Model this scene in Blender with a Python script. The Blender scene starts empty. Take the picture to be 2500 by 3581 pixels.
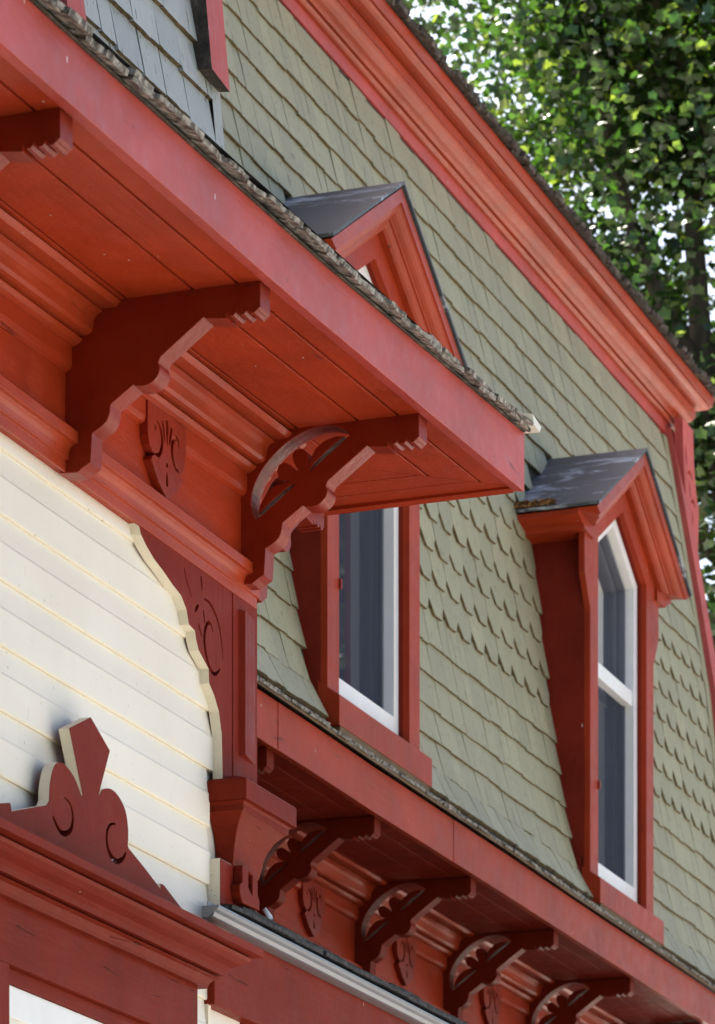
import bpy, bmesh, math, random
import numpy as np
from mathutils import Matrix, Vector

random.seed(7)
rng = np.random.default_rng(7)
scene = bpy.context.scene
col = scene.collection
R = math.radians

# ------------------------------------------------------------------ camera
VIEW = math.atan2(5100.0, 13800.0)          # angle between the optical axis and the facade
CAM = Vector((-11.148, -4.450, 1.6))
cam_data = bpy.data.cameras.new('camera')
cam = bpy.data.objects.new('camera', cam_data)
col.objects.link(cam)
cam.location = CAM
cam.rotation_euler = (R(90), 0, -(R(90) - VIEW))
cam_data.sensor_fit = 'HORIZONTAL'
cam_data.sensor_width = 36
cam_data.lens = 36 * 13800 / 2500
cam_data.shift_y = (6050 - 1790.5) / 2500
cam_data.clip_start = 0.1
cam_data.clip_end = 2000
cam_data.dof.use_dof = True
cam_data.dof.focus_distance = 12.0
cam_data.dof.aperture_fstop = 13.0
scene.camera = cam

# ------------------------------------------------------------------ light
SUN_DIR = Vector((0.45, 0.33, 0.83)).normalized()      # towards the sun: behind the house
world = bpy.data.worlds.new('World')
scene.world = world
world.use_nodes = True
wn = world.node_tree
sky = wn.nodes.new('ShaderNodeTexSky')
sky.sky_type = 'NISHITA'
sky.sun_disc = False
sky.sun_elevation = math.asin(SUN_DIR.z)
sky.sun_rotation = math.atan2(SUN_DIR.x, SUN_DIR.y)
sky.air_density = 1.0
sky.dust_density = 2.5
sky.ozone_density = 0.6
bg = wn.nodes['Background']
bg.inputs['Strength'].default_value = 0.068
wn.links.new(sky.outputs[0], bg.inputs['Color'])

sun_data = bpy.data.lights.new('sun', 'SUN')
sun_data.energy = 5.0
sun_data.angle = R(0.5)
sun_data.color = (1.0, 0.92, 0.80)
sun = bpy.data.objects.new('sun', sun_data)
col.objects.link(sun)
sun.rotation_euler = SUN_DIR.to_track_quat('Z', 'Y').to_euler()

vs = scene.view_settings
vs.view_transform = 'Standard'
vs.look = 'None'
vs.gamma = 1.0
vs.exposure = 2.12
vs.use_curve_mapping = False

# ------------------------------------------------------------------ materials
MATS = {}

def nodes_of(name):
    m = bpy.data.materials.new(name)
    m.use_nodes = True
    MATS[name] = m
    nt = m.node_tree
    return m, nt, nt.nodes['Principled BSDF']

def N(nt, kind, **kw):
    n = nt.nodes.new(kind)
    for k, v in kw.items():
        if k.startswith('i_'):
            n.inputs[k[2:].replace('_', ' ')].default_value = v
        else:
            setattr(n, k, v)
    return n

def coords(nt, scale=(1, 1, 1), source='Object'):
    tc = N(nt, 'ShaderNodeTexCoord')
    mp = N(nt, 'ShaderNodeMapping')
    mp.inputs['Scale'].default_value = scale
    nt.links.new(tc.outputs[source], mp.inputs['Vector'])
    return mp.outputs[0]

def noise(nt, vec, scale, detail=4.0, rough=0.55, distortion=0.0):
    n = N(nt, 'ShaderNodeTexNoise')
    n.inputs['Scale'].default_value = scale
    n.inputs['Detail'].default_value = detail
    n.inputs['Roughness'].default_value = rough
    n.inputs['Distortion'].default_value = distortion
    nt.links.new(vec, n.inputs['Vector'])
    return n.outputs['Fac']

def ramp(nt, fac, stops):
    r = N(nt, 'ShaderNodeValToRGB')
    els = r.color_ramp.elements
    while len(els) < len(stops):
        els.new(0.5)
    for e, (p, c) in zip(els, stops):
        e.position = p
        e.color = (c, c, c, 1) if isinstance(c, (int, float)) else (*c, 1)
    nt.links.new(fac, r.inputs['Fac'])
    return r.outputs['Color']

def mix(nt, fac, a, b, blend='MIX'):
    m = N(nt, 'ShaderNodeMix', data_type='RGBA', blend_type=blend)
    for sock, v in ((m.inputs[0], fac), (m.inputs[6], a), (m.inputs[7], b)):
        if isinstance(v, (int, float)):
            sock.default_value = v
        elif isinstance(v, tuple):
            sock.default_value = (*v, 1)
        else:
            nt.links.new(v, sock)
    return m.outputs[2]

def math_n(nt, op, a, b=0.0):
    m = N(nt, 'ShaderNodeMath', operation=op)
    for s, v in ((m.inputs[0], a), (m.inputs[1], b)):
        if isinstance(v, (int, float)):
            s.default_value = v
        else:
            nt.links.new(v, s)
    return m.outputs[0]

def bump(nt, height, strength, dist, bsdf, prev=None):
    b = N(nt, 'ShaderNodeBump')
    b.inputs['Strength'].default_value = strength
    b.inputs['Distance'].default_value = dist
    nt.links.new(height, b.inputs['Height'])
    if prev is not None:
        nt.links.new(prev, b.inputs['Normal'])
    nt.links.new(b.outputs['Normal'], bsdf.inputs['Normal'])
    return b.outputs['Normal']

def rand_value(nt):
    oi = N(nt, 'ShaderNodeObjectInfo')
    gi = N(nt, 'ShaderNodeNewGeometry')
    s = math_n(nt, 'ADD', oi.outputs['Random'], gi.outputs['Random Per Island'])
    return math_n(nt, 'FRACT', s)

def paint(name, base, rough=0.42, grain=(1, 1, 1), fleck=0.6, wear=0.0, wear_col=(.45, .40, .32), spec=.25):
    m, nt, b = nodes_of(name)
    v = coords(nt)
    vg = coords(nt, grain)
    big = noise(nt, v, 3.0, 5)
    c = mix(nt, ramp(nt, big, [(.3, 0.0), (.7, 1.0)]), tuple(x * .80 for x in base), tuple(min(1, x * 1.16) for x in base))
    # thin weathering
    fade = noise(nt, v, 14.0, 6, .65)
    c = mix(nt, math_n(nt, 'MULTIPLY', ramp(nt, fade, [(.5, 0.0), (.75, 1.0)]), .22), c, tuple(min(1, x * 1.25 + .02) for x in base))
    # dark nicks and pale droppings
    vo = N(nt, 'ShaderNodeTexVoronoi')
    vo.inputs['Scale'].default_value = 19
    nt.links.new(coords(nt, (1, 1, .45)), vo.inputs['Vector'])
    sel = noise(nt, v, 3.7, 2)
    nick = math_n(nt, 'MULTIPLY', math_n(nt, 'LESS_THAN', vo.outputs['Distance'], .055), math_n(nt, 'GREATER_THAN', sel, .56))
    c = mix(nt, math_n(nt, 'MULTIPLY', nick, fleck), c, tuple(x * .3 for x in base))
    vo2 = N(nt, 'ShaderNodeTexVoronoi')
    vo2.inputs['Scale'].default_value = 13
    nt.links.new(coords(nt, (1.3, 1.3, .5)), vo2.inputs['Vector'])
    spot = math_n(nt, 'MULTIPLY', math_n(nt, 'LESS_THAN', vo2.outputs['Distance'], .055), math_n(nt, 'LESS_THAN', sel, .46))
    c = mix(nt, math_n(nt, 'MULTIPLY', spot, fleck), c, (.62, .55, .50))
    if wear > 0:
        w = noise(nt, v, 26, 7, .7)
        c = mix(nt, ramp(nt, w, [(1 - wear - .02, 0.0), (1 - wear, 1.0)]), c, wear_col)
    split = ramp(nt, noise(nt, coords(nt, tuple(4 * x if x == 1 else x * 2.2 for x in grain)), 9, 3, .55, .3), [(.705, 0.0), (.72, 1.0)])
    c = mix(nt, math_n(nt, 'MULTIPLY', split, .65), c, tuple(x * .25 for x in base))
    nt.links.new(c, b.inputs['Base Color'])
    b.inputs['Roughness'].default_value = rough
    rr = ramp(nt, fade, [(.3, rough * .8), (.8, min(1, rough * 1.35))])
    nt.links.new(rr, b.inputs['Roughness'])
    b.inputs['Specular IOR Level'].default_value = spec
    g = noise(nt, vg, 22, 5, .6)
    p = bump(nt, g, .38, .008, b)
    p = bump(nt, noise(nt, v, 60, 4, .6), .30, .004, b, p)
    p = bump(nt, math_n(nt, 'SUBTRACT', 1.0, split), .5, .005, b, p)
    bump(nt, math_n(nt, 'SUBTRACT', 1.0, nick), .5, .004, b, p)
    return m

RED = (.315, .032, .009)
paint('red_paint', RED, .40, (.12, 1, 1), wear=.245, spec=.14)
paint('red_paint_upright', RED, .42, (1, 1, .12), spec=.14)
paint('red_paint_fret', (.225, .018, .005), .38, (1, .5, .5))
paint('maroon_paint', (.172, .018, .008), .42, (.12, 1, 1), spec=.04, wear=.245)  # own colour of the lower trim; under the main eave, painted-in shade
paint('maroon_paint_upright', (.180, .019, .010), .42, (1, 1, .12), spec=.04)  # own colour of the lower trim; on the dormer cheeks, painted-in shade
paint('fascia_paint', (.40, .048, .034), .46, (.12, 1, 1), .9, spec=.5, wear=.24)
paint('red_paint_mould', (.325, .039, .012), .34, (.1, 1, 1), .4, spec=.2)
paint('pink_paint', (.46, .085, .075), .6, (1, 1, .15), .8)

def cream_paint():
    m, nt, b = nodes_of('cream_paint')
    v = coords(nt)
    big = noise(nt, v, 2.2, 5)
    c = mix(nt, ramp(nt, big, [(.3, 0.0), (.7, 1.0)]), (.73, .69, .61), (.79, .755, .68))
    st = noise(nt, coords(nt, (3, 1, .7)), 4, 5, .65)
    c = mix(nt, math_n(nt, 'MULTIPLY', ramp(nt, st, [(.55, 0.0), (.8, 1.0)]), .25), c, (.68, .60, .45))
    cr = noise(nt, coords(nt, (9, 3, 3)), 12, 3, .6, 1.5)
    fine = ramp(nt, cr, [(.715, 0.0), (.722, 1.0)])
    c = mix(nt, math_n(nt, 'MULTIPLY', fine, .75), c, (.16, .11, .07))
    nt.links.new(c, b.inputs['Base Color'])
    b.inputs['Roughness'].default_value = .55
    p = bump(nt, noise(nt, coords(nt, (.15, 1, 1)), 24, 5, .6), .25, .005, b)
    bump(nt, math_n(nt, 'SUBTRACT', 1.0, fine), .6, .004, b, p)
    return m
cream_paint()

def cream_edge():
    m, nt, b = nodes_of('cream_edge')
    v = coords(nt)
    n1 = noise(nt, coords(nt, (1.2, 3, 3)), 16, 6, .7, .6)
    c = mix(nt, ramp(nt, n1, [(.65, 0.0), (.70, 1.0)]), (.78, .71, .57), (.30, .20, .10))
    n2 = noise(nt, v, 40, 4, .6)
    c = mix(nt, ramp(nt, n2, [(.69, 0.0), (.73, 1.0)]), c, (.08, .055, .035))
    nt.links.new(c, b.inputs['Base Color'])
    b.inputs['Roughness'].default_value = .7
    bump(nt, n1, .5, .006, b)
    return m
cream_edge()

def shingle_paint(name, base, dirt):
    m, nt, b = nodes_of(name)
    v = coords(nt)
    r = rand_value(nt)
    c = mix(nt, r, tuple(x * .90 for x in base), (base[0] * 1.09, base[1] * 1.08, base[2] * 1.04))
    geo = N(nt, 'ShaderNodeNewGeometry')
    mp = N(nt, 'ShaderNodeMapping')
    mp.inputs['Scale'].default_value = (9, 9, .8)
    nt.links.new(geo.outputs['Position'], mp.inputs['Vector'])
    g = noise(nt, mp.outputs[0], 5.5, 6, .65)
    c = mix(nt, math_n(nt, 'MULTIPLY', ramp(nt, g, [(.52, 0.0), (.8, 1.0)]), .55), c, tuple(x * .72 for x in base))
    crack = ramp(nt, noise(nt, mp.outputs[0], 11, 3, .5, .4), [(.665, 0.0), (.70, 1.0)])
    st2 = noise(nt, geo.outputs['Position'], 1.6, 6, .7, .8)
    c = mix(nt, math_n(nt, 'MULTIPLY', ramp(nt, st2, [(.45, 0.0), (.7, 1.0)]), .35), c, (base[0] * .66, base[1] * .66, base[2] * .6))
    c = mix(nt, math_n(nt, 'MULTIPLY', crack, .8), c, dirt)
    mp2 = N(nt, 'ShaderNodeMapping')
    mp2.inputs['Scale'].default_value = (1, 1, .4)
    nt.links.new(geo.outputs['Position'], mp2.inputs['Vector'])
    vo = N(nt, 'ShaderNodeTexVoronoi')
    vo.inputs['Scale'].default_value = 9
    nt.links.new(mp2.outputs[0], vo.inputs['Vector'])
    c = mix(nt, math_n(nt, 'MULTIPLY', math_n(nt, 'LESS_THAN', vo.outputs['Distance'], .05), .6), c, tuple(x * .35 for x in base))
    nt.links.new(c, b.inputs['Base Color'])
    b.inputs['Roughness'].default_value = .62
    p = bump(nt, g, .35, .006, b)
    bump(nt, math_n(nt, 'SUBTRACT', 1.0, crack), .7, .006, b, p)
    return m
shingle_paint('olive_shingle', (.305, .284, .178), (.05, .042, .03))
shingle_paint('grey_shingle', (.36, .37, .36), (.06, .05, .04))

def mottled(name, stops, scale, rough=.9, bumpd=.01, vs_=(1, 1, 1)):
    m, nt, b = nodes_of(name)
    v = coords(nt, vs_)
    oi = rand_value(nt)
    add = N(nt, 'ShaderNodeVectorMath', operation='ADD')
    cx = N(nt, 'ShaderNodeCombineXYZ')
    nt.links.new(math_n(nt, 'MULTIPLY', oi, 30.0), cx.inputs[0])
    nt.links.new(v, add.inputs[0])
    nt.links.new(cx.outputs[0], add.inputs[1])
    n1 = noise(nt, add.outputs[0], scale, 8, .68)
    nt.links.new(ramp(nt, n1, stops), b.inputs['Base Color'])
    b.inputs['Roughness'].default_value = rough
    bump(nt, n1, .8, bumpd, b)
    return m
mottled('butt_wood', [(.3, (.07, .046, .018)), (.5, (.13, .088, .036)), (.62, (.19, .135, .06)), (.75, (.05, .035, .02))], 30)
mottled('lichen_wood', [(.36, (.03, .026, .022)), (.46, (.11, .095, .08)), (.53, (.24, .22, .195)), (.66, (.42, .39, .345)), (.78, (.22, .18, .13))], 30, .9, .008, (1, 1, 1))
mottled('weathered_wood', [(.35, (.022, .017, .014)), (.55, (.075, .055, .042)), (.68, (.20, .16, .13)), (.78, (.36, .32, .28))], 18, .9, .012)
mottled('brown_board', [(.35, (.075, .045, .02)), (.6, (.19, .12, .06)), (.75, (.28, .19, .11))], 9, .85, .004, (.2, 1, 1))
mottled('asphalt_edge', [(.35, (.012, .012, .014)), (.6, (.05, .05, .055)), (.74, (.22, .23, .25))], 60, .95, .006)
mottled('dry_leaf', [(.3, (.20, .09, .03)), (.6, (.42, .22, .09)), (.8, (.55, .36, .18))], 20, .8, .003)
mottled('bark', [(.3, (.05, .035, .025)), (.6, (.13, .095, .07)), (.8, (.22, .17, .13))], 12, .95, .02, (1, 1, .25))

def flat(name, base, rough=.5, metal=0.0):
    m, nt, b = nodes_of(name)
    v = coords(nt)
    n1 = noise(nt, v, 9, 5, .6)
    c = mix(nt, n1, tuple(x * .88 for x in base), tuple(min(1, x * 1.1) for x in base))
    nt.links.new(c, b.inputs['Base Color'])
    b.inputs['Roughness'].default_value = rough
    b.inputs['Metallic'].default_value = metal
    bump(nt, n1, .1, .003, b)
    return m
flat('white_vinyl', (.80, .79, .78), .35)
flat('grey_vinyl', (.10, .105, .135), .4)  # vinyl deep in the window recess, its shade put into the colour
flat('dark_underlay', (.03, .027, .022), .95)
flat('room_dark', (.022, .023, .028), .9)
flat('drip_metal', (.70, .67, .58), .45)
flat('gutter_metal', (.20, .205, .225), .30, .45)
flat('cable_white', (.75, .76, .80), .4)
flat('web', (.8, .8, .8), .6)

def dark_roof():
    m, nt, b = nodes_of('dark_roofing')
    v = coords(nt, (1, .45, 1))
    n1 = noise(nt, v, 5, 6, .6)
    n2 = noise(nt, v, 4.2, 7, .72, .6)
    c = mix(nt, n1, (.035, .042, .05), (.085, .095, .105))
    c = mix(nt, ramp(nt, n2, [(.53, 0.0), (.62, 1.0)]), c, (.42, .45, .50))
    nt.links.new(c, b.inputs['Base Color'])
    b.inputs['Roughness'].default_value = .6
    bump(nt, n1, .25, .006, b)
dark_roof()

def glass():
    m, nt, b = nodes_of('window_glass')
    nt.nodes.remove(b)
    out = nt.nodes['Material Output']
    tr = N(nt, 'ShaderNodeBsdfTransparent')
    tr.inputs[0].default_value = (.40, .44, .53, 1)
    gl = N(nt, 'ShaderNodeBsdfGlossy')
    gl.inputs['Roughness'].default_value = .02
    fr = N(nt, 'ShaderNodeFresnel')
    fr.inputs[0].default_value = 1.6
    mx = N(nt, 'ShaderNodeMixShader')
    nt.links.new(fr.outputs[0], mx.inputs[0])
    nt.links.new(tr.outputs[0], mx.inputs[1])
    nt.links.new(gl.outputs[0], mx.inputs[2])
    nt.links.new(mx.outputs[0], out.inputs['Surface'])
glass()

def screen_mat():
    m, nt, b = nodes_of('screen_mesh')
    nt.nodes.remove(b)
    out = nt.nodes['Material Output']
    tr = N(nt, 'ShaderNodeBsdfTransparent')
    df = N(nt, 'ShaderNodeBsdfDiffuse')
    df.inputs[0].default_value = (.055, .062, .085, 1)
    mx = N(nt, 'ShaderNodeMixShader')
    mx.inputs[0].default_value = .58
    nt.links.new(tr.outputs[0], mx.inputs[1])
    nt.links.new(df.outputs[0], mx.inputs[2])
    nt.links.new(mx.outputs[0], out.inputs['Surface'])
screen_mat()

def leaf_mat():
    m, nt, b = nodes_of('maple_leaf')
    nt.nodes.remove(b)
    out = nt.nodes['Material Output']
    gi = N(nt, 'ShaderNodeNewGeometry')
    tone = noise(nt, coords(nt), 1.1, 3, .6)
    fac = math_n(nt, 'ADD', math_n(nt, 'MULTIPLY', gi.outputs['Random Per Island'], .55), math_n(nt, 'MULTIPLY', math_n(nt, 'SUBTRACT', tone, .32), 1.2))
    c1 = ramp(nt, fac, [(0, (.010, .028, .008)), (.6, (.020, .045, .010)), (1, (.035, .055, .012))])
    c2 = ramp(nt, fac, [(0, (.014, .045, .004)), (.6, (.042, .110, .008)), (1, (.28, .36, .035))])
    d = N(nt, 'ShaderNodeBsdfDiffuse')
    t = N(nt, 'ShaderNodeBsdfTranslucent')
    g = N(nt, 'ShaderNodeBsdfGlossy')
    g.inputs['Roughness'].default_value = .35
    g.inputs['Color'].default_value = (.9, .9, .9, 1)
    nt.links.new(c1, d.inputs[0])
    nt.links.new(c2, t.inputs[0])
    m1 = N(nt, 'ShaderNodeMixShader')
    m1.inputs[0].default_value = .62
    nt.links.new(d.outputs[0], m1.inputs[1])
    nt.links.new(t.outputs[0], m1.inputs[2])
    m2 = N(nt, 'ShaderNodeMixShader')
    m2.inputs[0].default_value = .05
    nt.links.new(m1.outputs[0], m2.inputs[1])
    nt.links.new(g.outputs[0], m2.inputs[2])
    nt.links.new(m2.outputs[0], out.inputs['Surface'])
leaf_mat()

def ground_mat():
    m, nt, b = nodes_of('ground_cover')
    v = coords(nt)
    n1 = noise(nt, v, .35, 6, .6)
    n2 = noise(nt, v, 6, 6, .6)
    c = mix(nt, ramp(nt, n1, [(.45, 0.0), (.55, 1.0)]), (.56, .535, .49), (.50, .475, .435))
    c = mix(nt, math_n(nt, 'MULTIPLY', n2, .3), c, (.40, .375, .33))
    nt.links.new(c, b.inputs['Base Color'])
    b.inputs['Roughness'].default_value = .95
    bump(nt, n2, .4, .02, b)
ground_mat()

flat('road_asphalt', (.075, .075, .078), .9)
flat('lawn_grass', (.06, .085, .03), .95)

# ------------------------------------------------------------------ helpers
def link(o, parent=None):
    col.objects.link(o)
    if parent is not None:
        o.parent = parent
    return o

def new_mesh(name, verts, faces, mats, mi=None, smooth=False, recalc=True):
    me = bpy.data.meshes.new(name)
    me.from_pydata([tuple(v) for v in verts], [], [tuple(f) for f in faces])
    if isinstance(mats, str):
        mats = [mats]
    for k in mats:
        me.materials.append(MATS[k])
    if mi:
        me.polygons.foreach_set('material_index', mi)
    if recalc:
        bm = bmesh.new()
        bm.from_mesh(me)
        bmesh.ops.recalc_face_normals(bm, faces=bm.faces)
        bm.to_mesh(me)
        bm.free()
    if smooth:
        me.polygons.foreach_set('use_smooth', [True] * len(me.polygons))
    me.update()
    return me

def obj(name, verts, faces, mats, parent=None, mi=None, smooth=False, bevel=0.0):
    o = link(bpy.data.objects.new(name, new_mesh(name, verts, faces, mats, mi, smooth)), parent)
    if bevel:
        md = o.modifiers.new('bevel', 'BEVEL')
        md.width = bevel
        md.segments = 2
        md.limit_method = 'ANGLE'
        md.angle_limit = R(40)
    return o

def tag(o, label=None, cat=None, group=None, kind=None):
    for k, v in (('label', label), ('category', cat), ('group', group), ('kind', kind)):
        if v:
            o[k] = v
    return o

def interp(pts, x):
    if x <= pts[0][0]:
        (x0, z0), (x1, z1) = pts[0], pts[1]
    elif x >= pts[-1][0]:
        (x0, z0), (x1, z1) = pts[-2], pts[-1]
    else:
        for (x0, z0), (x1, z1) in zip(pts[:-1], pts[1:]):
            if x0 <= x <= x1:
                break
    return z0 + (z1 - z0) * (x - x0) / (x1 - x0)

def zf(x):      # lower edge of the wing's fascia
    return interp([(-3.152, 5.372), (-1.892, 5.403), (-1.323, 5.417), (.149, 5.471), (.667, 5.492)], x)

def wtop(x):    # upper edge
    return interp([(-3.0, 5.526), (-2.685, 5.533), (-1.29, 5.577), (-1.05, 5.585), (.43, 5.660), (.667, 5.671)], x)

def prism(name, prof, x0, x1, mat, parent=None, tilt=0.0, xref=0.0, cut=None, bevel=0.0, smooth=False, mi_fn=None, segs=1, wob=0.0, zfun=None):
    """extrude a closed (y, z) profile along x; tilt raises z per metre of x; cut(y) gives the right end"""
    n = len(prof)
    verts = []
    for s in range(segs + 1):
        for (y, z) in prof:
            xe = cut(y) if cut else x1
            x = x0 + (xe - x0) * s / segs
            w = wob * math.sin(x * 2.1 + 1.3) + wob * .6 * math.sin(x * 5.3) if wob else 0
            verts.append((x, y, z + tilt * (x - xref) + w + (zfun(x) if zfun else 0)))
    faces = [tuple(range(n - 1, -1, -1)), tuple(segs * n + i for i in range(n))]
    for s in range(segs):
        a, b = s * n, (s + 1) * n
        faces += [(a + i, a + (i + 1) % n, b + (i + 1) % n, b + i) for i in range(n)]
    mats = mat if isinstance(mat, list) else [mat]
    mi = None
    if mi_fn:
        mi = [0, 0] + [mi_fn(i) for _ in range(segs) for i in range(n)]
    return obj(name, verts, faces, mats, parent, mi, smooth, bevel)

def box(name, x0, x1, y0, y1, z0, z1, mat, parent=None, bevel=0.0):
    v = [(x, y, z) for x in (x0, x1) for y in (y0, y1) for z in (z0, z1)]
    f = [(0, 1, 3, 2), (4, 6, 7, 5), (0, 4, 5, 1), (2, 3, 7, 6), (0, 2, 6, 4), (1, 5, 7, 3)]
    return obj(name, v, f, mat, parent, bevel=bevel)

def catmull(pts, n=5, closed=False):
    out = []
    m = len(pts)
    rngi = range(m if closed else m - 1)
    for i in rngi:
        p = [pts[(i + k) % m] if closed else pts[min(max(i + k, 0), m - 1)] for k in (-1, 0, 1, 2)]
        for s in range(n):
            t = s / n
            out.append(tuple(.5 * (2 * p[1][d] + (p[2][d] - p[0][d]) * t + (2 * p[0][d] - 5 * p[1][d] + 4 * p[2][d] - p[3][d]) * t * t
                                   + (3 * p[1][d] - p[0][d] - 3 * p[2][d] + p[3][d]) * t ** 3) for d in (0, 1)))
    if not closed:
        out.append(tuple(pts[-1]))
    return out

def plate(name, outline, holes, thick, origin, mode, mat, parent=None, bev=.002, link_it=True, side=None):
    """fretsawn board. mode 'YZ': outline is (outward, z), left face at origin x. 'XZ': outline is (x, z), front at origin y."""
    cu = bpy.data.curves.new(name, 'CURVE')
    cu.dimensions = '2D'
    cu.fill_mode = 'BOTH'
    cu.extrude = thick / 2 - bev
    cu.bevel_depth = bev
    cu.bevel_resolution = 1
    cu.offset = -bev
    for loop in [outline] + list(holes):
        sp = cu.splines.new('POLY')
        sp.points.add(len(loop) - 1)
        for p, q in zip(sp.points, loop):
            p.co = (q[0], q[1], 0, 1)
        sp.use_cyclic_u = True
    tmp = bpy.data.objects.new(name + '_tmp', cu)
    col.objects.link(tmp)
    dg = bpy.context.evaluated_depsgraph_get()
    me = bpy.data.meshes.new_from_object(tmp.evaluated_get(dg))
    bpy.data.objects.remove(tmp)
    me.name = name
    if mode == 'YZ':
        M = Matrix(((0, 0, 1, origin + thick / 2), (-1, 0, 0, 0), (0, 1, 0, 0), (0, 0, 0, 1)))
    else:
        M = Matrix(((1, 0, 0, 0), (0, 0, 1, origin + thick / 2), (0, 1, 0, 0), (0, 0, 0, 1)))
    me.transform(M)
    bm = bmesh.new()
    bm.from_mesh(me)
    bmesh.ops.remove_doubles(bm, verts=bm.verts, dist=.0002)
    bmesh.ops.recalc_face_normals(bm, faces=bm.faces)
    bm.to_mesh(me)
    bm.free()
    me.materials.clear()
    me.materials.append(MATS[mat])
    if side:
        me.materials.append(MATS[side])
        ax = 0 if mode == 'YZ' else 1
        def dist(p, loop):
            best = 9.0
            for a, b in zip(loop, loop[1:] + loop[:1]):
                dx, dy = b[0] - a[0], b[1] - a[1]
                t = max(0, min(1, ((p[0] - a[0]) * dx + (p[1] - a[1]) * dy) / (dx * dx + dy * dy + 1e-12)))
                best = min(best, math.hypot(p[0] - a[0] - t * dx, p[1] - a[1] - t * dy))
            return best
        for p in me.polygons:
            if abs(p.normal[ax]) < .3 and dist((p.center.x, p.center.z), outline) < .003:
                p.material_index = 1
    me.polygons.foreach_set('use_smooth', [False] * len(me.polygons))
    o = bpy.data.objects.new(name, me)
    return link(o, parent) if link_it else o

def groove(path, w0, w1=None, n=5):
    """closed outline of a carved stroke that follows a path, with widths along it"""
    pts = catmull(path, n)
    m = len(pts)
    w1 = w0 if w1 is None else w1
    L_, R_ = [], []
    for i, p in enumerate(pts):
        a, b = pts[max(i - 1, 0)], pts[min(i + 1, m - 1)]
        dx, dy = b[0] - a[0], b[1] - a[1]
        l = math.hypot(dx, dy) or 1
        w = w0 + (w1 - w0) * i / (m - 1)
        w *= .35 + .65 * math.sin(math.pi * (i + .35) / (m - .3))
        L_.append((p[0] - dy / l * w, p[1] + dx / l * w))
        R_.append((p[0] + dy / l * w, p[1] - dx / l * w))
    return L_ + R_[::-1]

def tube(pts, rad, n=6):
    verts, faces = [], []
    m = len(pts)
    for i, p in enumerate(pts):
        p = Vector(p)
        d = (Vector(pts[min(i + 1, m - 1)]) - Vector(pts[max(i - 1, 0)])).normalized()
        u = d.orthogonal().normalized()
        w = d.cross(u)
        r = rad[i] if isinstance(rad, (list, tuple)) else rad
        for k in range(n):
            a = 2 * math.pi * k / n
            verts.append(p + u * r * math.cos(a) + w * r * math.sin(a))
    for i in range(m - 1):
        for k in range(n):
            faces.append((i * n + k, i * n + (k + 1) % n, (i + 1) * n + (k + 1) % n, (i + 1) * n + k))
    faces += [tuple(range(n - 1, -1, -1)), tuple((m - 1) * n + k for k in range(n))]
    return verts, faces

def project(p):
    d = Vector(p) - CAM
    c, s = math.cos(VIEW), math.sin(VIEW)
    dep = d.x * c + d.y * s
    return 1250 + 13800 * (d.x * s - d.y * c) / dep, 6050 - 13800 * d.z / dep, dep

# ------------------------------------------------------------------ ground
g = obj('ground', [(-400, -400, 0), (400, -400, 0), (400, 400, 0), (-400, 400, 0)], [(0, 1, 2, 3)], 'ground_cover')
tag(g, kind='structure')
lw = obj('lawn', [(-300, -300, .006), (-4.9, -300, .006), (-4.9, 300, .006), (-300, 300, .006)], [(0, 1, 2, 3)], 'lawn_grass')  # added unseen sheet, lowers the ground bounce on left-facing surfaces
tag(lw, kind='structure')
rd = obj('road', [(-300, -17, .014), (300, -17, .014), (300, -6.2, .014), (-300, -6.2, .014)], [(0, 1, 2, 3)], 'road_asphalt')  # added unseen dark strip, cuts far ground bounce under the main eave
tag(rd, kind='structure')

# ------------------------------------------------------------------ the house
house = bpy.data.objects.new('house', None)
link(house)
tag(house, 'old wooden house with brick red carved eaves, cream siding and olive shingled mansard roof', 'house')

YW = 1.845           # frieze plane of the main wall (the wing's is -0.03)
DY = 1.875           # the wing stands this far in front of it

# --- bodies that close the volume
box('main_wall', -9.0, 11.1, 1.90, 11.0, 0.0, 5.60, 'maroon_paint', house)
wing_wall = box('wing_wall', -4.6, -0.09, 0.016, 1.895, 0.0, 5.35, 'cream_paint', house)

box('wing_side_wall', -.0895, -.078, .018, 1.894, 4.3, 5.34, 'maroon_paint_upright', house)  # added dark face, unseen, cuts light bounced onto the main soffit

# ------------------------------------------------------------------ clapboards of the wing
BOARD = .1712
def clapboard(zb, x0, x1):
    prof = [(-.001, zb), (-.003, zb + .006), (-.003, zb + .096), (.0005, zb + .104), (.0035, zb + .132), (.0075, zb + .170), (.009, zb + BOARD + .012), (.015, zb + BOARD + .012), (.015, zb)]
    o = prism('clapboard', prof, x0, x1, ['cream_paint', 'cream_edge'], wing_wall, segs=24, wob=.0012, mi_fn=lambda i: 1 if i in (8, 0) else 0)
    return o
for k in range(-7, 3):
    zb = 4.608 + BOARD * k
    clapboard(zb, -4.5, -.372 + (random.random() - .5) * .008 if zb < 4.3 else -.30)

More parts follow.
